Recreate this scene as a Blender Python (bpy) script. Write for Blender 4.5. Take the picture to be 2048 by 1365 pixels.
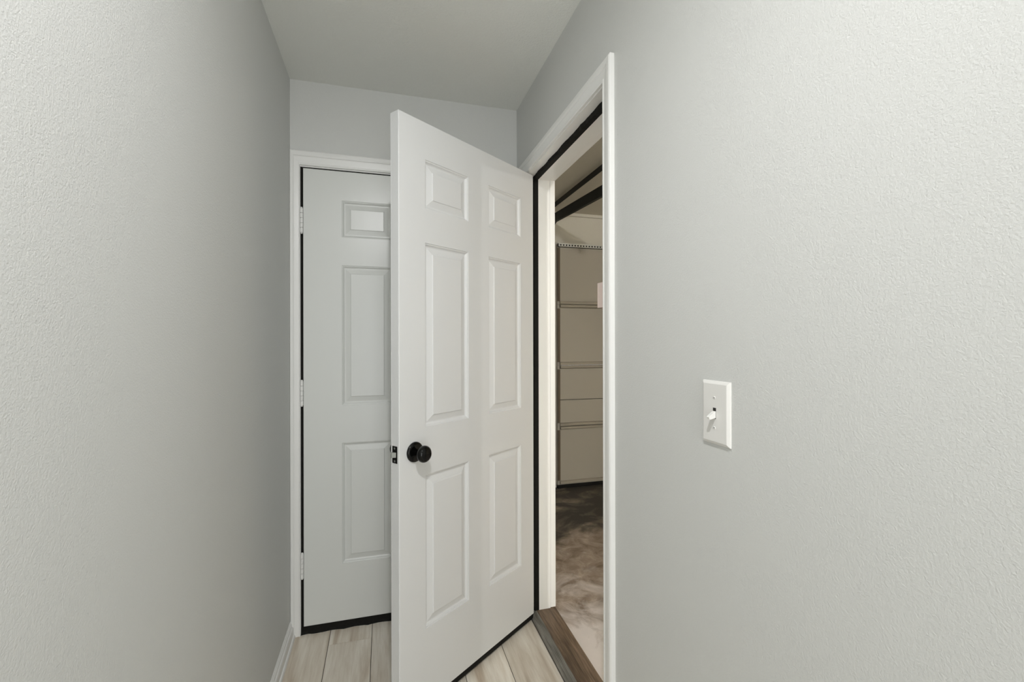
import bpy, bmesh, math, random
from mathutils import Vector, Matrix

# ---------------------------------------------------------------- clear
for o in list(bpy.data.objects):
    bpy.data.objects.remove(o, do_unlink=True)
scene = bpy.context.scene
C = scene.collection

# ---------------------------------------------------------------- layout (metres; hall runs along +Y, left wall at x = 0)
W = 1.034            # hall width
D = 2.170            # back wall
ZC = 2.44            # ceiling
REAR = -1.70         # hall wall behind the camera
PIN = (1.034, 2.0295)        # hinge pin of the open door
OPEN_ANG = math.radians(53.64)
GY = 3.77            # garage door plane
GX1 = 6.2            # garage far side
GREAR = -2.9

# ---------------------------------------------------------------- camera
F_PX = 906.45
yaw, pitch, roll = 0.2756, 0.0009, -0.0021
fw = Vector((math.sin(yaw)*math.cos(pitch), math.cos(yaw)*math.cos(pitch), math.sin(pitch)))
rt = Vector((math.cos(yaw), -math.sin(yaw), 0))
up = rt.cross(fw)
rt, up = rt*math.cos(roll)+up*math.sin(roll), up*math.cos(roll)-rt*math.sin(roll)
cam = bpy.data.cameras.new('camera')
cam.sensor_width = 36; cam.lens = 36*F_PX/2048
cam.shift_y = -(682.5-678.1)/2048
cam.clip_start = 0.02
cam_o = bpy.data.objects.new('camera', cam); C.objects.link(cam_o)
cam_o.matrix_world = Matrix(((rt.x, up.x, -fw.x, 0.3936), (rt.y, up.y, -fw.y, 0.0), (rt.z, up.z, -fw.z, 1.2986), (0, 0, 0, 1)))
scene.camera = cam_o

# ---------------------------------------------------------------- world and exposure
w = bpy.data.worlds.new('world'); scene.world = w; w.use_nodes = True
w.node_tree.nodes['Background'].inputs[0].default_value = (0.97, 0.99, 1, 1)
w.node_tree.nodes['Background'].inputs[1].default_value = 5.2
vs = scene.view_settings
vs.view_transform = 'Standard'; vs.look = 'None'; vs.gamma = 1; vs.use_curve_mapping = False
vs.exposure = 0.0
HALL_W = 48.0        # hall ceiling light
GARAGE_W = 38.0      # garage ceiling bulb
FILL_W = 195.0       # unseen bulb added to brighten the garage

# ---------------------------------------------------------------- materials
def srgb(r, g, b):
    f = lambda c: (c/255/12.92) if c <= 10 else ((c/255+0.055)/1.055)**2.4
    return (f(r), f(g), f(b), 1)

class NT:
    def __init__(s, name):
        s.m = bpy.data.materials.new(name); s.m.use_nodes = True
        s.t = s.m.node_tree; s.b = s.t.nodes['Principled BSDF']
    def n(s, typ, **kw):
        nd = s.t.nodes.new(typ)
        for k, v in kw.items():
            if k in nd.inputs: nd.inputs[k].default_value = v
            else: setattr(nd, k, v)
        return nd
    def l(s, a, ao, b, bi): s.t.links.new(a.outputs[ao], b.inputs[bi])
    def ramp(s, stops):
        r = s.n('ShaderNodeValToRGB'); e = r.color_ramp.elements
        e[0].position, e[0].color = stops[0]; e[1].position, e[1].color = stops[-1]
        for p, c in stops[1:-1]:
            x = e.new(p); x.color = c
        return r
    def bump(s, height_nodes, strength, dist):
        b = s.n('ShaderNodeBump'); b.inputs['Strength'].default_value = strength; b.inputs['Distance'].default_value = dist
        s.l(height_nodes, 0, b, 'Height'); s.l(b, 'Normal', s.b, 'Normal'); return b
    def coords(s, scale=(1, 1, 1), rnd=False):
        tc = s.n('ShaderNodeTexCoord'); mp = s.n('ShaderNodeMapping'); mp.inputs['Scale'].default_value = scale
        s.l(tc, 'Object', mp, 'Vector')
        if rnd:
            oi = s.n('ShaderNodeObjectInfo'); mu = s.n('ShaderNodeMath', operation='MULTIPLY'); mu.inputs[1].default_value = 37.0
            s.l(oi, 'Random', mu, 0); s.l(mu, 0, mp, 'Location')
        return mp

def plain(name, col, rough=0.5, metal=0.0, spec=0.5, bump=None, var=0.015):
    k = NT(name); k.b.inputs['Base Color'].default_value = col
    k.b.inputs['Roughness'].default_value = rough; k.b.inputs['Metallic'].default_value = metal
    k.b.inputs['Specular IOR Level'].default_value = spec
    # faint procedural variation in gloss so that no surface is perfectly uniform
    mp = k.coords((1, 1, 1)); nz = k.n('ShaderNodeTexNoise'); nz.inputs['Scale'].default_value = 14; k.l(mp, 0, nz, 'Vector')
    mr = k.n('ShaderNodeMapRange'); mr.inputs['To Min'].default_value = max(0, rough-var); mr.inputs['To Max'].default_value = min(1, rough+var)
    k.l(nz, 0, mr, 'Value'); k.l(mr, 0, k.b, 'Roughness')
    if bump:
        nb = k.n('ShaderNodeTexNoise'); nb.inputs['Scale'].default_value = bump[0]; nb.inputs['Detail'].default_value = 2
        k.l(mp, 0, nb, 'Vector'); k.bump(nb, bump[1], bump[2])
    return k.m

def wall_paint(name, col, scale, strength, dist, rough=0.6):
    k = NT(name); k.b.inputs['Base Color'].default_value = col; k.b.inputs['Roughness'].default_value = rough
    k.b.inputs['Specular IOR Level'].default_value = 0.35
    mp = k.coords()
    a = k.n('ShaderNodeTexNoise'); a.inputs['Scale'].default_value = scale; a.inputs['Detail'].default_value = 2.5; a.inputs['Roughness'].default_value = 0.5; a.inputs['Distortion'].default_value = 0.6
    b = k.n('ShaderNodeTexNoise'); b.inputs['Scale'].default_value = scale*0.33; b.inputs['Detail'].default_value = 2
    c = k.n('ShaderNodeTexVoronoi'); c.inputs['Scale'].default_value = 19          # rare specks
    for q in (a, b, c): k.l(mp, 0, q, 'Vector')
    sp = k.n('ShaderNodeMapRange'); sp.inputs['From Min'].default_value = 0.0; sp.inputs['From Max'].default_value = 0.035; sp.inputs['To Min'].default_value = 0.7; sp.inputs['To Max'].default_value = 0.0
    k.l(c, 'Distance', sp, 'Value')
    s1 = k.n('ShaderNodeMath', operation='MULTIPLY_ADD'); s1.inputs[1].default_value = 0.3
    k.l(b, 0, s1, 0); k.l(a, 0, s1, 2)
    s2 = k.n('ShaderNodeMath', operation='ADD'); k.l(s1, 0, s2, 0); k.l(sp, 0, s2, 1)
    k.bump(s2, strength, dist)
    return k.m

M = {}
M['wall'] = wall_paint('wall_paint', srgb(216, 217, 214), 290, 0.40, 0.0018)
M['ceil'] = wall_paint('ceiling_paint', srgb(240, 241, 236), 120, 0.4, 0.004, 0.9)
M['trim'] = plain('trim_paint', srgb(240, 240, 237), 0.32, bump=(60, 0.02, 0.001))
M['door'] = plain('door_paint', srgb(226, 227, 226), 0.36, bump=(90, 0.02, 0.001))
M['door_gloss'] = plain('closed_door_gloss_paint', srgb(224, 226, 222), 0.30, var=0.004)
M['black'] = plain('black_rubber_and_shade', srgb(22, 21, 18), 0.75, spec=0.2, bump=(150, 0.3, 0.002))  # also the painted shade in the closed door's gaps
M['knob'] = plain('gloss_black_metal', srgb(7, 7, 6), 0.12, spec=0.3)
M['steel'] = plain('brushed_steel', srgb(170, 172, 168), 0.35, 0.9)
M['plate'] = plain('switch_plastic', srgb(236, 235, 231), 0.3)
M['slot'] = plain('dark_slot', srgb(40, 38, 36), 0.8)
M['sensor'] = plain('beige_plastic', srgb(226, 206, 196), 0.5)
M['gap_wood'] = plain('unpainted_dark_wood', srgb(38, 30, 22), 0.9, spec=0.1)
M['grout'] = plain('dark_joint', srgb(70, 60, 50), 0.95)
M['gwall'] = plain('garage_drywall', srgb(214, 210, 198), 0.9, bump=(30, 0.3, 0.004))
M['gceil'] = plain('garage_ceiling_board', srgb(216, 211, 196), 0.95, bump=(40, 0.3, 0.004))
M['gdoor'] = plain('garage_door_enamel', srgb(168, 162, 149), 0.7, bump=(180, 0.2, 0.001))
M['grail'] = plain('garage_door_rail', srgb(160, 153, 139), 0.85, spec=0.2, bump=(80, 0.2, 0.001))
M['galv'] = plain('galvanised_steel', srgb(196, 196, 190), 0.45, 0.6, bump=(70, 0.1, 0.001))
M['track'] = plain('dark_track_steel', srgb(34, 34, 28), 0.7, 0.1)
M['stile'] = plain('brown_stile', srgb(96, 84, 68), 0.8)  # one even brown tone for the garage door's end stiles
M['dark'] = plain('dark_interior', srgb(30, 28, 25), 0.95)

def emit_mat(name, col, s):
    k = NT(name); k.b.inputs['Base Color'].default_value = (0.8, 0.8, 0.8, 1)
    k.b.inputs['Emission Color'].default_value = col; k.b.inputs['Emission Strength'].default_value = s
    return k.m
M['lens'] = emit_mat('lit_lens', (1, 0.98, 0.94, 1), 4.0)

def glass_mat():
    k = NT('fill_window_glass'); t = k.n('ShaderNodeBsdfTransparent'); g = k.n('ShaderNodeBsdfGlossy'); g.inputs['Roughness'].default_value = 0.02
    m = k.n('ShaderNodeMixShader'); m.inputs[0].default_value = 0.06; k.l(t, 0, m, 1); k.l(g, 0, m, 2)
    k.l(m, 0, k.t.nodes['Material Output'], 'Surface'); return k.m
M['glass'] = glass_mat()

def plank_mat():
    k = NT('wood_look_plank')
    mp = k.coords((7.0, 0.55, 1), rnd=True)
    n1 = k.n('ShaderNodeTexNoise'); n1.inputs['Scale'].default_value = 1.6; n1.inputs['Detail'].default_value = 3; n1.inputs['Distortion'].default_value = 0.8
    n2 = k.n('ShaderNodeTexNoise'); n2.inputs['Scale'].default_value = 9; n2.inputs['Detail'].default_value = 5; n2.inputs['Roughness'].default_value = 0.65
    for q in (n1, n2): k.l(mp, 0, q, 'Vector')
    r1 = k.ramp([(0.33, srgb(186, 168, 146)), (0.45, srgb(222, 213, 198)), (0.62, srgb(240, 234, 222))])
    k.l(n1, 0, r1, 0)
    r2 = k.ramp([(0.3, srgb(214, 205, 192)), (0.62, srgb(255, 255, 255))]); k.l(n2, 0, r2, 0)
    mx = k.n('ShaderNodeMix', data_type='RGBA', blend_type='MULTIPLY'); mx.inputs[0].default_value = 0.6
    k.l(r1, 0, mx, 6); k.l(r2, 0, mx, 7)
    oi = k.n('ShaderNodeObjectInfo'); mr = k.n('ShaderNodeMapRange'); mr.inputs['To Min'].default_value = 0.94; mr.inputs['To Max'].default_value = 1.10
    k.l(oi, 'Random', mr, 'Value')
    hv = k.n('ShaderNodeHueSaturation'); k.l(mr, 0, hv, 'Value'); k.l(mx, 2, hv, 'Color')
    k.l(hv, 0, k.b, 'Base Color'); k.b.inputs['Roughness'].default_value = 0.45
    k.bump(n2, 0.12, 0.001)
    return k.m
M['plank'] = plank_mat()

def sill_wood():
    k = NT('weathered_oak_sill'); mp = k.coords((14, 1.0, 6))
    n1 = k.n('ShaderNodeTexNoise'); n1.inputs['Scale'].default_value = 3; n1.inputs['Detail'].default_value = 5; n1.inputs['Distortion'].default_value = 0.4
    n2 = k.n('ShaderNodeTexNoise'); n2.inputs['Scale'].default_value = 12; n2.inputs['Detail'].default_value = 4
    for q in (n1, n2): k.l(mp, 0, q, 'Vector')
    r = k.ramp([(0.28, srgb(84, 72, 60)), (0.5, srgb(122, 102, 82)), (0.72, srgb(142, 122, 102))]); k.l(n1, 0, r, 0)
    r2 = k.ramp([(0.35, srgb(170, 165, 160)), (0.6, srgb(255, 255, 255))]); k.l(n2, 0, r2, 0)
    mx = k.n('ShaderNodeMix', data_type='RGBA', blend_type='MULTIPLY'); mx.inputs[0].default_value = 0.7
    k.l(r, 0, mx, 6); k.l(r2, 0, mx, 7); k.l(mx, 2, k.b, 'Base Color'); k.b.inputs['Roughness'].default_value = 0.6
    k.bump(n2, 0.2, 0.001); return k.m
M['sill'] = sill_wood()

def sill_metal():
    k = NT('worn_grey_sill'); mp = k.coords((20, 2, 10))
    n1 = k.n('ShaderNodeTexNoise'); n1.inputs['Scale'].default_value = 4; n1.inputs['Detail'].default_value = 4; k.l(mp, 0, n1, 'Vector')
    r = k.ramp([(0.3, srgb(104, 100, 92)), (0.7, srgb(160, 157, 148))]); k.l(n1, 0, r, 0); k.l(r, 0, k.b, 'Base Color')
    k.b.inputs['Roughness'].default_value = 0.5; k.b.inputs['Metallic'].default_value = 0.2; return k.m
M['sillmetal'] = sill_metal()

def concrete():
    k = NT('stained_concrete'); mp = k.coords((1, 1, 1))
    def noise(s, d=5, dist=0.5, r=0.6):
        n = k.n('ShaderNodeTexNoise'); n.inputs['Scale'].default_value = s; n.inputs['Detail'].default_value = d; n.inputs['Distortion'].default_value = dist; n.inputs['Roughness'].default_value = r
        k.l(mp, 0, n, 'Vector'); return n
    a, b, c = noise(2.6, 6, 1.0), noise(9, 6, 0.8, 0.7), noise(3.4, 6, 1.2)
    base = k.ramp([(0.3, srgb(120, 104, 88)), (0.5, srgb(158, 141, 124)), (0.7, srgb(190, 174, 158))]); k.l(b, 0, base, 0)
    # oil-dark stains: more of them towards the vehicle door
    sx = k.n('ShaderNodeSeparateXYZ'); k.l(mp, 0, sx, 0)
    gy = k.n('ShaderNodeMapRange'); gy.inputs['From Min'].default_value = 2.2; gy.inputs['From Max'].default_value = 3.1; gy.inputs['To Min'].default_value = -0.30; gy.inputs['To Max'].default_value = 0.18
    k.l(sx, 'Y', gy, 'Value')
    ad = k.n('ShaderNodeMath', operation='ADD'); k.l(a, 0, ad, 0); k.l(gy, 0, ad, 1)
    dk = k.ramp([(0.42, (0, 0, 0, 1)), (0.68, (1, 1, 1, 1))]); k.l(ad, 0, dk, 0)
    m1 = k.n('ShaderNodeMix', data_type='RGBA'); k.l(dk, 0, m1, 0); k.l(base, 0, m1, 6); m1.inputs[7].default_value = srgb(62, 58, 50)
    # pale salts by the doorway
    gw = k.n('ShaderNodeMapRange'); gw.inputs['From Min'].default_value = 1.6; gw.inputs['From Max'].default_value = 2.8; gw.inputs['To Min'].default_value = 0.36; gw.inputs['To Max'].default_value = -0.25
    k.l(sx, 'Y', gw, 'Value')
    aw = k.n('ShaderNodeMath', operation='ADD'); k.l(c, 0, aw, 0); k.l(gw, 0, aw, 1)
    wt = k.ramp([(0.45, (0, 0, 0, 1)), (0.66, (0.85, 0.85, 0.85, 1))]); k.l(aw, 0, wt, 0)
    m2 = k.n('ShaderNodeMix', data_type='RGBA'); k.l(wt, 0, m2, 0); k.l(m1, 2, m2, 6); m2.inputs[7].default_value = srgb(234, 226, 220)
    k.l(m2, 2, k.b, 'Base Color'); k.b.inputs['Roughness'].default_value = 0.65
    k.bump(b, 0.15, 0.003); return k.m
M['concrete'] = concrete()

# ---------------------------------------------------------------- mesh helpers
def box(bm, x0, x1, y0, y1, z0, z1, bev=0.0):
    g = bmesh.ops.create_cube(bm, size=1)['verts']
    for v in g:
        v.co = Vector(((x0+x1)/2+v.co.x*(x1-x0), (y0+y1)/2+v.co.y*(y1-y0), (z0+z1)/2+v.co.z*(z1-z0)))
    if bev:
        es = list({e for v in g for e in v.link_edges})
        bmesh.ops.bevel(bm, geom=es, offset=bev, segments=2, affect='EDGES', profile=0.5)

def obj(name, bm, mat, parent=None, smooth=False):
    bmesh.ops.recalc_face_normals(bm, faces=bm.faces[:])
    me = bpy.data.meshes.new(name); bm.to_mesh(me); bm.free()
    if smooth:
        for p in me.polygons: p.use_smooth = True
    me.materials.append(M[mat]); o = bpy.data.objects.new(name, me); C.objects.link(o)
    if parent: o.parent = parent
    return o

def boxes(name, mat, bs, parent=None, bev=0.0):
    bm = bmesh.new()
    for b in bs: box(bm, *b, bev=bev)
    return obj(name, bm, mat, parent)

def empty(name, loc=(0, 0, 0), rz=0.0):
    o = bpy.data.objects.new(name, None); C.objects.link(o); o.location = loc; o.rotation_euler = (0, 0, rz)
    o.empty_display_size = 0.05
    return o

def tag(o, label, cat, group=None, kind=None):
    o['label'] = label; o['category'] = cat
    if group: o['group'] = group
    if kind: o['kind'] = kind
    return o

def lathe(bm, prof, n=32, mat=Matrix()):
    """prof: list of (radius, height) along local Z."""
    rings = []
    for r, h in prof:
        if r < 1e-6: rings.append([bm.verts.new(mat @ Vector((0, 0, h)))])
        else: rings.append([bm.verts.new(mat @ Vector((r*math.cos(2*math.pi*i/n), r*math.sin(2*math.pi*i/n), h))) for i in range(n)])
    for a, b in zip(rings, rings[1:]):
        for i in range(n):
            j = (i+1) % n
            q = [a[i % len(a)], a[j % len(a)], b[j % len(b)], b[i % len(b)]]
            u = []
            for v in q:
                if v not in u: u.append(v)
            if len(u) >= 3:
                try: bm.faces.new(u)
                except ValueError: pass
    for ring in (rings[0], rings[-1]):
        if len(ring) > 2: bm.faces.new(ring)

def sweep(bm, prof, a, b, fa, fb):
    """straight moulding: profile point -> 3-D by fa at one end and fb at the other."""
    A = [bm.verts.new(fa(p)) for p in prof]; B = [bm.verts.new(fb(p)) for p in prof]
    n = len(prof)
    for i in range(n):
        j = (i+1) % n
        bm.faces.new((A[i], A[j], B[j], B[i]))
    bm.faces.new(A); bm.faces.new(B)

def tube(bm, pts, r, n=8):
    prev = None
    rings = []
    for i, p in enumerate(pts):
        t = (Vector(pts[min(i+1, len(pts)-1)])-Vector(pts[max(i-1, 0)])).normalized()
        s = t.cross(Vector((0, 0, 1)))
        if s.length < 1e-3: s = Vector((1, 0, 0))
        s.normalize(); q = s.cross(t)
        rings.append([bm.verts.new(Vector(p)+r*(math.cos(2*math.pi*k/n)*s+math.sin(2*math.pi*k/n)*q)) for k in range(n)])
    for a, b in zip(rings, rings[1:]):
        for k in range(n):
            bm.faces.new((a[k], a[(k+1) % n], b[(k+1) % n], b[k]))
    bm.faces.new(rings[0]); bm.faces.new(rings[-1])

# ---------------------------------------------------------------- room shell: hall
NJ, FJ = 1.237, 2.033          # near and far jamb faces of the garage doorway (y)
ZJ = 2.063                     # doorway soffit
WT = 0.118                     # wall thickness
BX0, BX1, BZ = 0.041, 0.927, 2.061     # closed door's opening

tag(boxes('wall_left', 'wall', [(-0.1, 0, REAR-0.1, D+0.1, -0.05, ZC)]), 'pale grey textured wall beside the closed door', 'wall', kind='structure')
tag(boxes('wall_back', 'wall', [(0, W, D, D+0.1, BZ+0.02, ZC), (0, BX0-0.012, D, D+0.1, -0.05, BZ+0.02), (BX1+0.012, W, D, D+0.1, -0.05, BZ+0.02)]),
    'short grey wall above the closed white door', 'wall', kind='structure')
tag(boxes('wall_right', 'wall', [(W, W+WT, REAR-0.1, NJ-0.018, -0.05, ZC), (W, W+WT, NJ-0.018, FJ+0.018, ZJ+0.018, ZC), (W, W+WT, FJ+0.018, GY+0.06, -0.05, ZC)]),
    'pale grey textured wall with light switch and garage doorway', 'wall', kind='structure')
tag(boxes('wall_rear', 'wall', [(0, 0.10, REAR-0.1, REAR, -0.05, ZC), (W-0.10, W, REAR-0.1, REAR, -0.05, ZC), (0.10, W-0.10, REAR-0.1, REAR, 2.15, ZC), (0.10, W-0.10, REAR-0.1, REAR, -0.05, 0.06)]), 'plain grey wall closing the hall opposite the closed door', 'wall', kind='structure')
tag(boxes('ceiling', 'ceil', [(-0.1, W+WT, REAR-0.1, D+0.1, ZC, ZC+0.1)]), 'off-white textured hallway ceiling', 'ceiling', kind='structure')

# unseen window added behind the camera to fill the hall with light
wn = empty('fill_window', (W/2, REAR-0.05, 0.06)); tag(wn, 'added fill-light window at the unseen rear end of the hall', 'window', kind='structure')
for a in ((-0.417, -0.377, 0, 2.09), (0.377, 0.417, 0, 2.09), (-0.377, 0.377, 0, 0.05), (-0.377, 0.377, 2.04, 2.09), (-0.377, 0.377, 1.02, 1.06)):
    boxes('fill_window_frame', 'trim', [(a[0], a[1], -0.03, 0.03, a[2], a[3])], wn, 0.002)
for a in ((0.05, 1.02), (1.06, 2.04)): boxes('pane', 'glass', [(-0.377, 0.377, -0.003, 0.003, a[0], a[1])], wn)
P = bpy.data.lights.new('fill_window_portal', 'AREA'); P.shape = 'RECTANGLE'; P.size = 0.84; P.size_y = 2.1; P.cycles.is_portal = True
P_o = bpy.data.objects.new('fill_window_portal', P); C.objects.link(P_o); P_o.location = (W/2, REAR-0.12, 1.105); P_o.rotation_euler = (math.pi/2, 0, 0)

# floor: joint bed plus single planks
fl = empty('floor'); tag(fl, 'pale greige wood-look plank hallway floor', 'floor', kind='structure')
boxes('joint_bed', 'grout', [(-0.1, W+0.016, REAR-0.1, D+0.1, -0.05, -0.0025)], fl)
PW = 0.177; G = 0.0024
cols = [(-0.013, 0.164, 1.30)] + [(0.164+PW*i, 0.164+PW*(i+1), j) for i, j in enumerate((2.066, 1.46, 0.95, 1.58, 1.12))]
random.seed(5)
plank_meshes = {}
for (x0, x1, j) in cols:
    cuts = [REAR]
    y = j-1.2*4
    while y < D+0.04:
        if y > REAR+0.05: cuts.append(y)
        y += 1.2
    cuts.append(D+0.035)
    x0c, x1c = max(x0, 0.0), min(x1, W+0.0155)
    for a, b in zip(cuts, cuts[1:]):
        key = (round(x1c-x0c, 4), round(b-a, 4))
        if key not in plank_meshes:
            bm = bmesh.new(); hw, hl = (x1c-x0c)/2-G/2, (b-a)/2-G/2; ch = 0.0004
            lo = [bm.verts.new((sx*hw, sy*hl, -0.006)) for sx, sy in ((-1, -1), (1, -1), (1, 1), (-1, 1))]
            md = [bm.verts.new((sx*hw, sy*hl, -ch)) for sx, sy in ((-1, -1), (1, -1), (1, 1), (-1, 1))]
            tp = [bm.verts.new((sx*(hw-ch), sy*(hl-ch), 0)) for sx, sy in ((-1, -1), (1, -1), (1, 1), (-1, 1))]
            for r0, r1 in ((lo, md), (md, tp)):
                for i in range(4): bm.faces.new((r0[i], r0[(i+1) % 4], r1[(i+1) % 4], r1[i]))
            bm.faces.new(tp); bm.faces.new(lo)
            bmesh.ops.recalc_face_normals(bm, faces=bm.faces[:])
            me = bpy.data.meshes.new('plank'); bm.to_mesh(me); bm.free(); me.materials.append(M['plank']); plank_meshes[key] = me
        o = bpy.data.objects.new('plank', plank_meshes[key]); C.objects.link(o); o.parent = fl
        o.location = ((x0c+x1c)/2, (a+b)/2, 0)

# ---------------------------------------------------------------- baseboards
BASE = [(0, 0), (0.021, 0), (0.021, 0.006), (0.0185, 0.0125), (0.0135, 0.016), (0.0135, 0.046), (0.011, 0.051), (0.0075, 0.054), (0.0085, 0.058), (0.0075, 0.064), (0.004, 0.069), (0.0025, 0.073), (0, 0.073)]
bm = bmesh.new(); sweep(bm, BASE, 0, 0, lambda p: Vector((p[0], REAR, p[1])), lambda p: Vector((p[0], D-0.002, p[1])))
tag(obj('baseboard_left', bm, 'trim'), 'low white moulded baseboard running up to the closed door', 'baseboard', kind='structure')
bm = bmesh.new(); sweep(bm, BASE, 0, 0, lambda p: Vector((W-p[0], REAR, p[1])), lambda p: Vector((W-p[0], NJ-0.0625, p[1])))
tag(obj('baseboard_right', bm, 'trim'), 'low white baseboard under the light switch wall', 'baseboard', kind='structure')

# ---------------------------------------------------------------- door casings
def casing_profile(w):
    """(distance from the inner edge, thickness)"""
    s = w/0.057
    return [(0, 0), (0, 0.009), (0.003*s, 0.0105), (0.007*s, 0.0105), (0.009*s, 0.0085), (0.013*s, 0.0090), (0.030*s, 0.0120), (0.034*s, 0.0120),
            (0.036*s, 0.0145), (0.041*s, 0.0165), (0.052*s, 0.0165), (0.056*s, 0.0140), (w, 0.0125), (w, 0)]

def casing_set(parent, u0, u1, zh, to3, wl=0.057, wr=0.057, wh=0.057, zb=0.0, out=1):
    """left leg, head and right leg, mitred; to3(u, z, t) maps wall coordinates to space."""
    pl, ph, pr = casing_profile(wl), casing_profile(wh), casing_profile(wr)
    hd = lambda i: ph[i][0]
    bm = bmesh.new(); idx = list(range(len(ph)))
    sweep(bm, idx, 0, 0, lambda i: to3(u0-pl[i][0], zb, pl[i][1]), lambda i: to3(u0-pl[i][0], zh+hd(i), pl[i][1])); obj('casing', bm, 'trim', parent)
    bm = bmesh.new()
    sweep(bm, idx, 0, 0, lambda i: to3(u0-pl[i][0], zh+hd(i), ph[i][1]), lambda i: to3(u1+pr[i][0], zh+hd(i), ph[i][1])); obj('head_casing', bm, 'trim', parent)
    bm = bmesh.new()
    sweep(bm, idx, 0, 0, lambda i: to3(u1+pr[i][0], zb, pr[i][1]), lambda i: to3(u1+pr[i][0], zh+hd(i), pr[i][1])); obj('casing', bm, 'trim', parent)

# closed door frame in the back wall
t1 = empty('trim_1', (0, 0, 0)); tag(t1, 'white moulded casing around the closed door', 'door frame', kind='structure')
casing_set(t1, BX0-0.001, BX1+0.003, BZ+0.005, lambda u, z, t: Vector((u, D-t, z)), wl=0.0395, wr=0.057, wh=0.062)
boxes('jamb', 'trim', [(BX0-0.012, BX0, D-0.001, D+0.1, 0, BZ)], t1)
boxes('jamb', 'trim', [(BX1, BX1+0.012, D-0.001, D+0.1, 0, BZ)], t1)
boxes('head_jamb', 'trim', [(BX0-0.012, BX1+0.012, D-0.001, D+0.1, BZ, BZ+0.02)], t1)
boxes('weatherstrip_gap_shade', 'black', [(BX0, BX0+0.012, D+0.008, D+0.05, 0.03, BZ)], t1)  # black strips added so the closed door's gaps look dark with shade
boxes('weatherstrip_gap_shade', 'black', [(BX1-0.012, BX1, D+0.008, D+0.05, 0.03, BZ)], t1)
boxes('weatherstrip_gap_shade', 'black', [(BX0, BX1, D+0.006, D+0.05, BZ-0.006, BZ)], t1)
# black strip painted in for the dark gap under the closed door, foot uneven
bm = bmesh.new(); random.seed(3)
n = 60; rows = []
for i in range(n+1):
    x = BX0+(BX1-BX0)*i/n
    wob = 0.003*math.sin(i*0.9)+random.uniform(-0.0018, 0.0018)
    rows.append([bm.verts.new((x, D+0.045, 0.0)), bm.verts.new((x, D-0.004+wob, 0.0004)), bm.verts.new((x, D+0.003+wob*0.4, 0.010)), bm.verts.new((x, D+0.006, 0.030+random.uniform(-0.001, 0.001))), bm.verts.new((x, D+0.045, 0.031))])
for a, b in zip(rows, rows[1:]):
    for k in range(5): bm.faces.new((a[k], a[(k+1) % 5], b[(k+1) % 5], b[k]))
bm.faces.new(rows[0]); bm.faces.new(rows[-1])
obj('gap_shade_strip', bm, 'black', t1)['label'] = 'black strip under the closed door'
tag(boxes('wall_light_block', 'dark', [(-0.1, 0, D+0.1, D+0.6, -0.05, ZC), (W-0.02, W, D+0.1, D+0.6, -0.05, ZC), (-0.1, W, D+0.6, D+0.7, -0.05, ZC), (-0.1, W, D+0.1, D+0.6, ZC, ZC+0.1), (-0.1, W, D+0.1, D+0.6, -0.1, -0.05)]),
    'unseen dark box behind the closed door, added against light leaks', 'wall', kind='structure')  # added box keeps light from leaking around the closed door

# garage doorway frame in the right wall  (u = y, thickness towards -x)
t2 = empty('trim_2', (0, 0, 0)); tag(t2, 'white moulded casing and jambs of the open garage doorway', 'door frame', kind='structure')
casing_set(t2, NJ-0.004, FJ+0.004, ZJ+0.004, lambda u, z, t: Vector((W-t, u, z)))
XJ = W+WT+0.002
boxes('jamb', 'trim', [(W-0.0005, XJ, NJ-0.018, NJ, 0, ZJ)], t2, 0.001)
boxes('jamb', 'trim', [(W-0.0005, XJ, FJ, FJ+0.018, 0, ZJ)], t2, 0.001)
boxes('head_jamb', 'trim', [(W-0.0005, XJ, NJ-0.018, FJ+0.018, ZJ, ZJ+0.018)], t2, 0.001)
XS0, XS1 = 1.095, XJ-0.001
ZS = 0.022
boxes('door_stop', 'trim', [(XS0, XS1, NJ, NJ+0.012, ZS, ZJ)], t2, 0.001)
boxes('door_stop', 'trim', [(XS0, XS1, FJ-0.012, FJ, ZS, ZJ)], t2, 0.001)
boxes('door_stop', 'trim', [(XS0, XS1, NJ+0.012, FJ-0.012, ZJ-0.012, ZJ)], t2, 0.001)
XB = XJ+0.026
boxes('brick_mould', 'trim', [(XJ, XB, NJ-0.05, NJ+0.010, ZS, ZJ-0.008)], t2, 0.002)
boxes('brick_mould', 'trim', [(XJ, XB, FJ-0.010, FJ+0.05, ZS+0.002, ZJ-0.008)], t2, 0.002)
boxes('brick_mould', 'trim', [(XJ, XB, NJ-0.05, FJ+0.05, ZJ-0.010, ZJ+0.05)], t2, 0.002)
def strip(name, f):
    """soft rubber strip with a slightly wavy lip"""
    bm = bmesh.new(); rr = []
    random.seed(11)
    N = 48
    for i in range(N+1):
        q = i/N; wv = 0.0006*math.sin(i*0.7)+random.uniform(-0.0005, 0.0005)
        rr.append([bm.verts.new(v) for v in f(q, wv)])
    for a, b in zip(rr, rr[1:]):
        m = len(a)
        for k in range(m): bm.faces.new((a[k], a[(k+1) % m], b[(k+1) % m], b[k]))
    bm.faces.new(rr[0]); bm.faces.new(rr[-1])
    return obj(name, bm, 'black', t2)
strip('weatherstrip_gap_shade', lambda q, w_: [Vector((1.070+w_, FJ, ZS+q*(ZJ-ZS))), Vector((1.074+w_, FJ-0.013+w_, ZS+q*(ZJ-ZS))), Vector((XS0, FJ-0.0125, ZS+q*(ZJ-ZS))), Vector((XS0, FJ, ZS+q*(ZJ-ZS)))])
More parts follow.
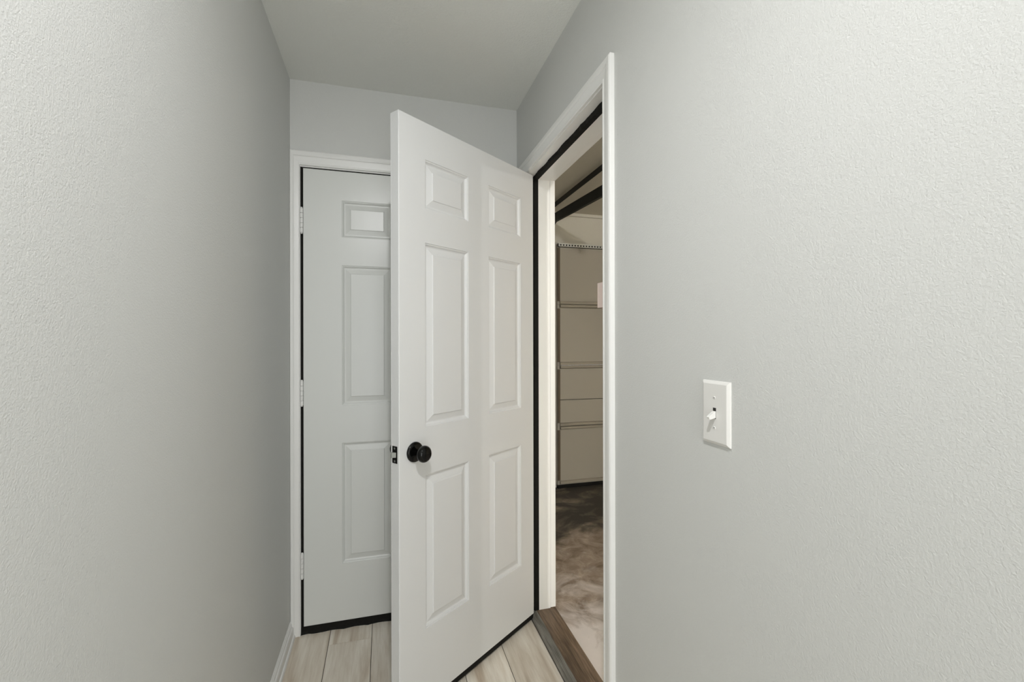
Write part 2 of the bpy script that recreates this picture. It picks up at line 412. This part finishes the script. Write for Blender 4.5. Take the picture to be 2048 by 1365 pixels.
strip('weatherstrip_gap_shade', lambda q, w_: [Vector((1.070+w_, NJ, ZS+q*(ZJ-ZS))), Vector((1.074+w_, NJ+0.013+w_, ZS+q*(ZJ-ZS))), Vector((XS0, NJ+0.0125, ZS+q*(ZJ-ZS))), Vector((XS0, NJ, ZS+q*(ZJ-ZS)))])
strip('weatherstrip_gap_shade', lambda q, w_: [Vector((1.070+w_*2, NJ+q*(FJ-NJ), ZJ)), Vector((1.074+w_*2, NJ+q*(FJ-NJ), ZJ-0.013+w_)), Vector((XS0, NJ+q*(FJ-NJ), ZJ-0.0125)), Vector((XS0, NJ+q*(FJ-NJ), ZJ))])

# threshold of the garage doorway
th = empty('trim_3', (1.11, (NJ+FJ)/2, 0)); tag(th, 'worn brown wood threshold with grey ribbed lip in garage doorway', 'threshold', kind='structure')
y0, y1 = NJ+0.0005-(NJ+FJ)/2, FJ-0.0005-(NJ+FJ)/2
bm = bmesh.new()
prof = [(1.0505-1.11, -0.02), (1.0505-1.11, 0.006), (1.0535-1.11, 0.010)]
for i in range(5):
    a = 1.0545+i*0.0054
    z = 0.011+i*0.0022
    prof += [(a-1.11, z), (a+0.0012-1.11, z+0.0022), (a+0.0034-1.11, z+0.0026), (a+0.0046-1.11, z-0.0002)]
prof += [(1.083-1.11, 0.0225), (1.083-1.11, -0.02)]
sweep(bm, prof, 0, 0, lambda p: Vector((p[0], y0, p[1])), lambda p: Vector((p[0], y1, p[1])))
obj('ribbed_lip', bm, 'sillmetal', th)['label'] = 'grey ribbed metal lip'
bm = bmesh.new(); prof = [(1.0832-1.11, -0.03), (1.0832-1.11, 0.0215), (1.087-1.11, 0.0225), (1.150-1.11, 0.0200), (1.180-1.11, 0.0165), (1.1835-1.11, 0.012), (1.1835-1.11, -0.03)]
sweep(bm, prof, 0, 0, lambda p: Vector((p[0], y0, p[1])), lambda p: Vector((p[0], y1, p[1])))
obj('wood_sill', bm, 'sill', th)['label'] = 'brown weathered wood sill'

# ---------------------------------------------------------------- six-panel doors
def ring_panel(bm, x0, x1, z0, z1, yf, s):
    """moulded raised panel: sticking, groove, raised bevel, field. s = +1 faces -y."""
    steps = [(0, 0), (0.0012, 0.0028), (0.0045, 0.0036), (0.0085, 0.0090), (0.0115, 0.0108), (0.0150, 0.0108), (0.0362, 0.0044), (0.0380, 0.0018), (0.0396, 0.0014)]
    prev = None
    for o, d in steps:
        r = [bm.verts.new((x, yf+s*d, z)) for x, z in ((x0+o, z0+o), (x1-o, z0+o), (x1-o, z1-o), (x0+o, z1-o))]
        if prev:
            for i in range(4): bm.faces.new((prev[i], prev[(i+1) % 4], r[(i+1) % 4], r[i]))
        prev = r
    bm.faces.new(prev)

def six_panel(parent, x0, x1, z0, z1, ya, yb, px, pz, mat):
    """slab between y = ya (front) and y = yb, with six openings px x pz; local coordinates of the parent."""
    bm = bmesh.new(); c = 0.0018
    xs = sorted([x0+c, x1-c]+[v for p in px for v in p]); zs = sorted([z0+c, z1-c]+[v for p in pz for v in p])
    for yf in (ya, yb):
        for i in range(len(xs)-1):
            for j in range(len(zs)-1):
                if (xs[i], xs[i+1]) in px and (zs[j], zs[j+1]) in pz: continue
                bm.faces.new([bm.verts.new(v) for v in ((xs[i], yf, zs[j]), (xs[i+1], yf, zs[j]), (xs[i+1], yf, zs[j+1]), (xs[i], yf, zs[j+1]))])
    def rim(pts_fn):
        rs = [[bm.verts.new(v) for v in ((a, y, b), (cc, y, b), (cc, y, d), (a, y, d))] for (a, cc, b, d, y) in pts_fn]
        for r, q in zip(rs, rs[1:]):
            for i in range(4): bm.faces.new((r[i], r[(i+1) % 4], q[(i+1) % 4], q[i]))
    R = lambda e, y: (x0+e, x1-e, z0+e, z1-e, y)
    sg = 1 if yb > ya else -1
    # chamfer, skin edge, fine seam groove between skin and edge band, edge band, the same again at the back
    rim([R(c, ya), R(0.0003, ya+sg*0.0015), R(0, ya+sg*0.0035), R(0.0022, ya+sg*0.0039), R(0.0022, ya+sg*0.0047), R(0.0003, ya+sg*0.0051),
         R(0.0003, yb-sg*0.0051), R(0.0022, yb-sg*0.0047), R(0.0022, yb-sg*0.0039), R(0, yb-sg*0.0035), R(0.0003, yb-sg*0.0015), R(c, yb)])
    bmesh.ops.remove_doubles(bm, verts=bm.verts[:], dist=1e-6)
    obj('slab', bm, mat, parent)
    for p in px:
        for q in pz:
            b2 = bmesh.new()
            ring_panel(b2, p[0], p[1], q[0], q[1], ya, sg); ring_panel(b2, p[0], p[1], q[0], q[1], yb, -sg)
            bmesh.ops.recalc_face_normals(b2, faces=b2.faces[:])
            me = bpy.data.meshes.new('panel'); b2.to_mesh(me); b2.free(); me.materials.append(M[mat])
            o = bpy.data.objects.new('panel', me); C.objects.link(o); o.parent = parent

def hinge(parent, x, y, z, h=0.108, r=0.0062, mat='trim', leaf=None):
    bm = bmesh.new(); n = 5
    for i in range(n):
        a, b = z-h/2+h*i/n+0.0006, z-h/2+h*(i+1)/n-0.0006
        lathe(bm, [(r-0.0006, a), (r, a+0.0006), (r, b-0.0006), (r-0.0006, b)], 14, Matrix.Translation((x, y, 0)))
    o = obj('hinge', bm, mat, parent)
    bm = bmesh.new()
    for zz, s in ((z+h/2, 1), (z-h/2, -1)):
        lathe(bm, [(r*0.55, zz-s*0.002), (r*0.55, zz+s*0.001), (r*0.85, zz+s*0.002), (r*0.6, zz+s*0.0045), (0, zz+s*0.005)], 14, Matrix.Translation((x, y, 0)))
    obj('hinge_pin', bm, mat, o)
    if leaf:
        boxes('hinge_leaf', mat, [leaf+(z-h/2, z+h/2)], o)
    return o

# closed door: front face flush with the casing wall plane
d1 = empty('door_1', (0.052, D, 0)); tag(d1, 'closed glossy white six-panel door behind the open door', 'door', kind='structure')
DW = 0.864
six_panel(d1, 0, DW, 0.033, 2.0565, 0.001, 0.036, [(0.1605, 0.380), (0.484, 0.7035)], [(0.2905, 0.833), (1.003, 1.633), (1.759, 1.9245)], 'door_gloss')
for z in (1.823, 1.063, 0.304):
    hinge(d1, -0.0055, -0.004, z, leaf=(-0.0105, -0.0008, -0.001, 0.0016))

# open door: origin at its hinge pin; local -y runs along the slab (closed position), local +x towards the garage
d2 = empty('door_2', (PIN[0], PIN[1], 0), -OPEN_ANG)
tag(d2, 'white six-panel door standing half open with black knob', 'door', kind='structure')
TH = 0.0445
# helper frame so that the door is built in (s, thickness, z): s from hinge edge, thickness 0 = hall face
sub = Matrix.Rotation(-math.pi/2, 4, 'Z')    # (s, t, z) -> (t, -s, z)
before = set(bpy.data.objects)
six_panel(d2, 0.0, 0.7685, 0.0285, 2.0585, TH, 0.0, [(0.0975, 0.316), (0.4355, 0.655)], [(0.2875, 0.8255), (0.9925, 1.6365), (1.7555, 1.928)], 'door')
for o in [o for o in bpy.data.objects if o not in before]:
    o.data.transform(sub)
before = set(bpy.data.objects)
# black sweep under the slab
bm = bmesh.new(); prof = [(0.002, 0.0285), (0.002, 0.008), (0.010, 0.004), (0.018, 0.0022), (0.0265, 0.0022), (0.0345, 0.004), (0.0425, 0.008), (0.0425, 0.0285)]
sweep(bm, prof, 0, 0, lambda p: Vector((0.004, p[0], p[1])), lambda p: Vector((0.7645, p[0], p[1])))
obj('door_sweep', bm, 'black', d2)['label'] = 'black rubber sweep along the door bottom'
# knobs
KS, KZ = 0.7035, 0.9150
def knob(t0, s):
    mt = Matrix.Translation((KS, t0, KZ)) @ Matrix.Rotation(-s*math.pi/2, 4, 'X')    # local z -> s * (+t)
    bm = bmesh.new(); lathe(bm, [(0, 0.0), (0.0345, 0.0), (0.0345, 0.0035), (0.0335, 0.0060), (0.0300, 0.0085), (0.0240, 0.0100), (0.0160, 0.0110), (0.0120, 0.0130), (0, 0.0130)], 48, mt)
    ro = obj('knob_rose', bm, 'knob', d2, True)
    bm = bmesh.new()
    prof = [(0, 0.010), (0.0105, 0.0110), (0.0100, 0.0200), (0.0105, 0.0260), (0.0135, 0.0300), (0.0200, 0.0335), (0.0250, 0.0385), (0.0278, 0.0445), (0.0283, 0.0500), (0.0268, 0.0555), (0.0232, 0.0600), (0.0178, 0.0632), (0.0110, 0.0650), (0.0050, 0.0657), (0, 0.0658)]
    lathe(bm, prof, 48, mt)
    obj('knob', bm, 'knob', ro, True)
knob(TH, 1); knob(0.0, -1)
# latch plate on the free edge
XE = 0.7685
lp = boxes('latch_plate', 'knob', [(XE-0.001, XE+0.0012, TH/2-0.0125, TH/2+0.0125, KZ-0.0285, KZ+0.0285)], d2, 0.0008)
bm = bmesh.new()
A = [(XE, -0.0070), (XE+0.0115, -0.0070), (XE+0.0115, -0.0035), (XE, 0.0085)]
lo = [bm.verts.new((x, TH/2+t, KZ-0.0085)) for x, t in A]; hi = [bm.verts.new((x, TH/2+t, KZ+0.0085)) for x, t in A]
for i in range(4): bm.faces.new((lo[i], lo[(i+1) % 4], hi[(i+1) % 4], hi[i]))
bm.faces.new(lo); bm.faces.new(hi)
obj('latch_bolt', bm, 'steel', lp)['label'] = 'steel latch bolt'
bm = bmesh.new()
for dz in (-0.021, 0.021):
    lathe(bm, [(0.0036, 0), (0.0036, 0.0008), (0.0026, 0.0012), (0, 0.0012)], 14, Matrix.Translation((XE+0.001, TH/2, KZ+dz)) @ Matrix.Rotation(math.pi/2, 4, 'Y'))
obj('plate_screws', bm, 'steel', lp)
for z in (1.83, 1.04, 0.26):
    hinge(d2, -0.004, -0.001, z, h=0.1, r=0.006, leaf=(-0.0018, 0.0002, 0.002, 0.032))
for o in [o for o in bpy.data.objects if o not in before]:
    if o.type == 'MESH': o.data.transform(sub)

# ---------------------------------------------------------------- light switch on the right wall
SY, SZ = 0.7595, 1.1510
sw = empty('light_switch', (W, SY, SZ)); tag(sw, 'white single toggle light switch on the grey wall', 'light switch')
bm = bmesh.new(); hw, hh = 0.0385, 0.0635
rings = []
for e, t in ((0, 0), (0, 0.0016), (0.0010, 0.0030), (0.0050, 0.0060), (0.0064, 0.0066)):
    rings.append([bm.verts.new((-t, sy*(hw-e), sz*(hh-e))) for sy, sz in ((-1, -1), (1, -1), (1, 1), (-1, 1))])
for a, b in zip(rings, rings[1:]):
    for i in range(4): bm.faces.new((a[i], a[(i+1) % 4], b[(i+1) % 4], b[i]))
bm.faces.new(rings[-1]); bm.faces.new(rings[0])
obj('cover_plate', bm, 'plate', sw)
boxes('toggle_slot', 'slot', [(-0.00685, -0.005, -0.0042, 0.0042, -0.0115, 0.0100)], sw)
bm = bmesh.new()
dirv = Vector((-math.cos(0.42), 0, -math.sin(0.42))); upv = Vector((-math.sin(0.42), 0, math.cos(0.42)))
rr = []
for d, hz, hy in ((-0.003, 0.0062, 0.0038), (0.004, 0.0058, 0.0037), (0.0155, 0.0034, 0.0033), (0.0170, 0.0023, 0.0025)):
    c0 = Vector((-0.0062, 0, -0.0030))+dirv*d
    rr.append([bm.verts.new(c0+upv*(a*hz)+Vector((0, b*hy, 0))) for a, b in ((-1, -1), (-1, 1), (1, 1), (1, -1))])
for a, b in zip(rr, rr[1:]):
    for i in range(4): bm.faces.new((a[i], a[(i+1) % 4], b[(i+1) % 4], b[i]))
bm.faces.new(rr[0]); bm.faces.new(rr[-1])
obj('toggle', bm, 'plate', sw)
for dz in (0.0300, -0.0300):
    bm = bmesh.new(); mt = Matrix.Translation((-0.0064, 0, dz)) @ Matrix.Rotation(-math.pi/2, 4, 'Y')
    lathe(bm, [(0.0032, 0), (0.0032, 0.0006), (0.0024, 0.0012), (0, 0.0013)], 16, mt)
    s_ = obj('screw', bm, 'plate', sw)
    boxes('screw_slot', 'slot', [(-0.0080, -0.0076, -0.0022, 0.0022, dz-0.0004, dz+0.0004)], s_)

# beige contact sensor on the latch-side jamb
se = empty('contact_sensor', (W+0.012, NJ, 1.4345)); tag(se, 'small beige plastic door contact sensor on the garage doorway jamb', 'sensor')
boxes('sensor_body', 'sensor', [(-0.008, 0.008, 0.0002, 0.058, -0.039, 0.039)], se, 0.0015)
boxes('sensor_base', 'sensor', [(0.0082, 0.011, 0.0002, 0.0615, -0.040, 0.040)], se, 0.0006)

# ---------------------------------------------------------------- hall ceiling lights (above and behind the camera)
def ceiling_disc(x, y, power, label, r=0.06):
    e = empty('ceiling_light', (x, y, ZC)); tag(e, label, 'ceiling light', 'hall ceiling discs')
    bm = bmesh.new(); lathe(bm, [(r+0.022, 0), (r+0.022, -0.004), (r+0.012, -0.011), (r, -0.012), (r, 0)], 40); obj('trim_ring', bm, 'trim', e, True)
    bm = bmesh.new(); lathe(bm, [(0, -0.002), (r, -0.002), (r-0.004, -0.014), (r*0.75, -0.022), (r*0.4, -0.026), (0, -0.027)], 40); obj('lens', bm, 'lens', e)
    # spot with an invented tilt throwing light towards the doors, plus the soft glow of its dished lens
    L = bpy.data.lights.new('lamp', 'SPOT'); L.spot_size = math.radians(125); L.spot_blend = 1.0; L.shadow_soft_size = 0.03; L.energy = power*0.88; L.color = (1.0, 0.992, 1.0)
    o = bpy.data.objects.new('lamp', L); C.objects.link(o); o.parent = e; o.location = (0, 0, -0.05)
    o.rotation_euler = Vector((-0.22, 1.42, -1.72)).to_track_quat('-Z', 'Y').to_euler()
    L2 = bpy.data.lights.new('lens_glow', 'AREA'); L2.shape = 'DISK'; L2.size = 2*r*0.95; L2.energy = power*0.12; L2.color = (1.0, 0.992, 1.0)
    o = bpy.data.objects.new('lens_glow', L2); C.objects.link(o); o.parent = e; o.location = (0, 0, -0.032)
ceiling_disc(0.42, 0.0, HALL_W, 'round flush ceiling light above the light switch')

# ---------------------------------------------------------------- garage shell
GX0 = W+WT
GZ = 2.435
tag(boxes('floor_garage', 'concrete', [(1.0505, GX1+0.1, GREAR-0.1, GY+0.2, -0.15, -0.031)]), 'stained brown and grey concrete garage floor', 'floor', kind='structure')
tag(boxes('ceiling_garage', 'gceil', [(GX0, GX1+0.1, GREAR-0.1, GY+0.2, GZ, GZ+0.1)]), 'dull grey garage ceiling', 'ceiling', kind='structure')
tag(boxes('wall_garage_far', 'gwall', [(GX0, 1.93, GY+0.031, GY+0.16, -0.05, GZ), (1.93, 4.72, GY+0.031, GY+0.16, 2.10, GZ), (4.72, GX1, GY+0.031, GY+0.16, -0.05, GZ)]), 'grey garage wall above the sectional garage door', 'wall', kind='structure')
tag(boxes('wall_garage_side', 'gwall', [(GX1, GX1+0.1, GREAR, GY+0.16, -0.05, GZ)]), 'garage side wall opposite the doorway', 'wall', kind='structure')
tag(boxes('wall_garage_rear', 'gwall', [(GX0, GX1, GREAR-0.1, GREAR, -0.05, GZ)]), 'garage rear wall opposite the garage door', 'wall', kind='structure')
tag(boxes('wall_garage_inner', 'gwall', [(GX0-0.1, GX0, GREAR, REAR-0.1, -0.05, GZ)]), 'garage wall continuing behind the hall', 'wall', kind='structure')
tag(boxes('trim_4', 'gwall', [(GX0+0.02, GX1, GY+0.010, GY+0.031, GZ-0.028, GZ)], bev=0.003), 'thin strip where the garage wall meets the ceiling', 'trim', kind='structure')

# ---------------------------------------------------------------- sectional garage door
gd = empty('garage_door', (1.88, GY, 0)); tag(gd, 'beige four-section garage door with horizontal rails', 'garage door')
GDW = 2.9; SH = 0.542
for i in range(4):
    z0 = -0.020+SH*i
    s = boxes('section', 'gdoor', [(0.0, GDW, 0.0, 0.03, z0+0.001, z0+SH-0.001)], gd)
    # rails: a lipped channel at the foot and the head of every section
    bm = bmesh.new()
    for zz in ([z0+0.004] if i else [z0+0.030]):
        prof = [(0, zz), (-0.020, zz), (-0.022, zz+0.003), (-0.022, zz+0.020), (-0.016, zz+0.024), (0, zz+0.026)]
        sweep(bm, prof, 0, 0, lambda p: Vector((0.02, p[0], p[1])), lambda p: Vector((GDW-0.02, p[0], p[1])))
    obj('foot_rail', bm, 'grail', s)
    if i < 3:
        bm = bmesh.new(); zz = z0+SH-0.030
        prof = [(0, zz), (-0.010, zz+0.002), (-0.030, zz+0.008), (-0.030, zz+0.026), (-0.026, zz+0.028), (0, zz+0.028)]
        sweep(bm, prof, 0, 0, lambda p: Vector((0.02, p[0], p[1])), lambda p: Vector((GDW-0.02, p[0], p[1])))
        obj('head_rail', bm, 'grail', s)
    boxes('end_stile', 'stile', [(0.0, 0.022, -0.010, 0.0, z0+0.06 if i == 0 else z0+0.03, z0+SH-0.035)], s)
boxes('bottom_seal', 'black', [(0.0, GDW, -0.004, 0.03, -0.031, 0.000)], gd, 0.002)
# punched angle across the head of the top section
bm = bmesh.new(); zt = 2.132; za = zt-0.0135; zb_ = zt+0.0135
box(bm, 0, GDW, -0.034, -0.031, za, za+0.007); box(bm, 0, GDW, -0.034, -0.031, zb_-0.007, zb_); box(bm, 0, GDW, -0.034, 0.0, zb_, zb_+0.003)
x = 0.0
while x < GDW-0.02:
    box(bm, x, x+0.0135, -0.034, -0.031, za+0.007, zb_-0.007); x += 0.0275
obj('punched_strut', bm, 'galv', gd)['label'] = 'punched galvanised strut'
boxes('hole_shade_sheet', 'slot', [(0, GDW, -0.012, -0.008, za, zb_)], gd)  # dark sheet added so the punched holes look shaded
bm = bmesh.new(); tube(bm, [(0.02, -0.006, 0.757), (1.45, -0.006, 0.752), (2.88, -0.006, 0.757)], 0.0022, 6); obj('lock_rod', bm, 'track', gd)

# left-hand track: upright leg, bend and overhead run
tr = empty('door_track', (1.80, GY, 0)); tag(tr, 'dark steel garage door track curving up to the ceiling', 'door track')
bm = bmesh.new()
path = [(0, -0.055, -0.031), (0, -0.055, 1.0), (0, -0.055, 2.222)]
for k in range(1, 9):
    a = math.pi/2*k/8; path.append((0, -0.055-0.115*(1-math.cos(a)), 2.222+0.110*math.sin(a)))
path += [(0, -1.033, 2.286), (0, -2.6, 2.21)]
rr = []
for i, p in enumerate(path):
    a = Vector(path[max(i-1, 0)]); b = Vector(path[min(i+1, len(path)-1)]); t = (b-a).normalized(); nn = Vector((1, 0, 0)).cross(t)
    pr = [(-0.012, -0.036), (0.012, -0.036), (0.012, -0.022), (-0.006, -0.022), (-0.006, 0.022), (0.012, 0.022), (0.012, 0.036), (-0.012, 0.036)]
    rr.append([bm.verts.new(Vector(p)+Vector((1, 0, 0))*u+nn*v) for u, v in pr])
for a, b in zip(rr, rr[1:]):
    for k in range(8): bm.faces.new((a[k], a[(k+1) % 8], b[(k+1) % 8], b[k]))
bm.faces.new(rr[0]); bm.faces.new(rr[-1])
obj('channel', bm, 'track', tr)
for z in (0.6, 1.5): boxes('track_bracket', 'track', [(-0.03, 0.0, -0.05, 0.058, z, z+0.04)], tr)
hr = empty('hanger_bar', (1.72, 2.2, 0)); tag(hr, 'dark steel bar along the garage ceiling beside the track', 'steel bar')
boxes('bar', 'track', [(-0.003, 0.003, -1.2, 1.46, 2.362, 2.400), (-0.003, 0.03, -1.2, 1.46, 2.397, 2.400)], hr)
for y in (-1.1, 1.40): boxes('ceiling_bracket', 'track', [(-0.003, 0.025, y, y+0.04, 2.40, 2.435)], hr)

# garage bulbs
def bulb(x, y, power, label):
    gb = empty('garage_bulb', (x, y, GZ)); tag(gb, label, 'light bulb', 'garage ceiling bulbs')
    bm = bmesh.new(); lathe(bm, [(0.055, 0), (0.055, -0.008), (0.03, -0.025), (0.022, -0.035), (0, -0.035)], 32); obj('socket', bm, 'plate', gb, True)
    L = bpy.data.lights.new('bulb_lamp', 'POINT'); L.shadow_soft_size = 0.03; L.energy = power; L.color = (1.0, 0.985, 0.955)
    o = bpy.data.objects.new('bulb_lamp', L); C.objects.link(o); o.parent = gb; o.location = (0, 0, -0.115)
bulb(3.1, -1.25, GARAGE_W, 'bare bulb in a round socket in the middle of the garage ceiling')
bulb(1.36, -2.3, FILL_W, 'added fill bulb in a round socket by the garage rear wall')
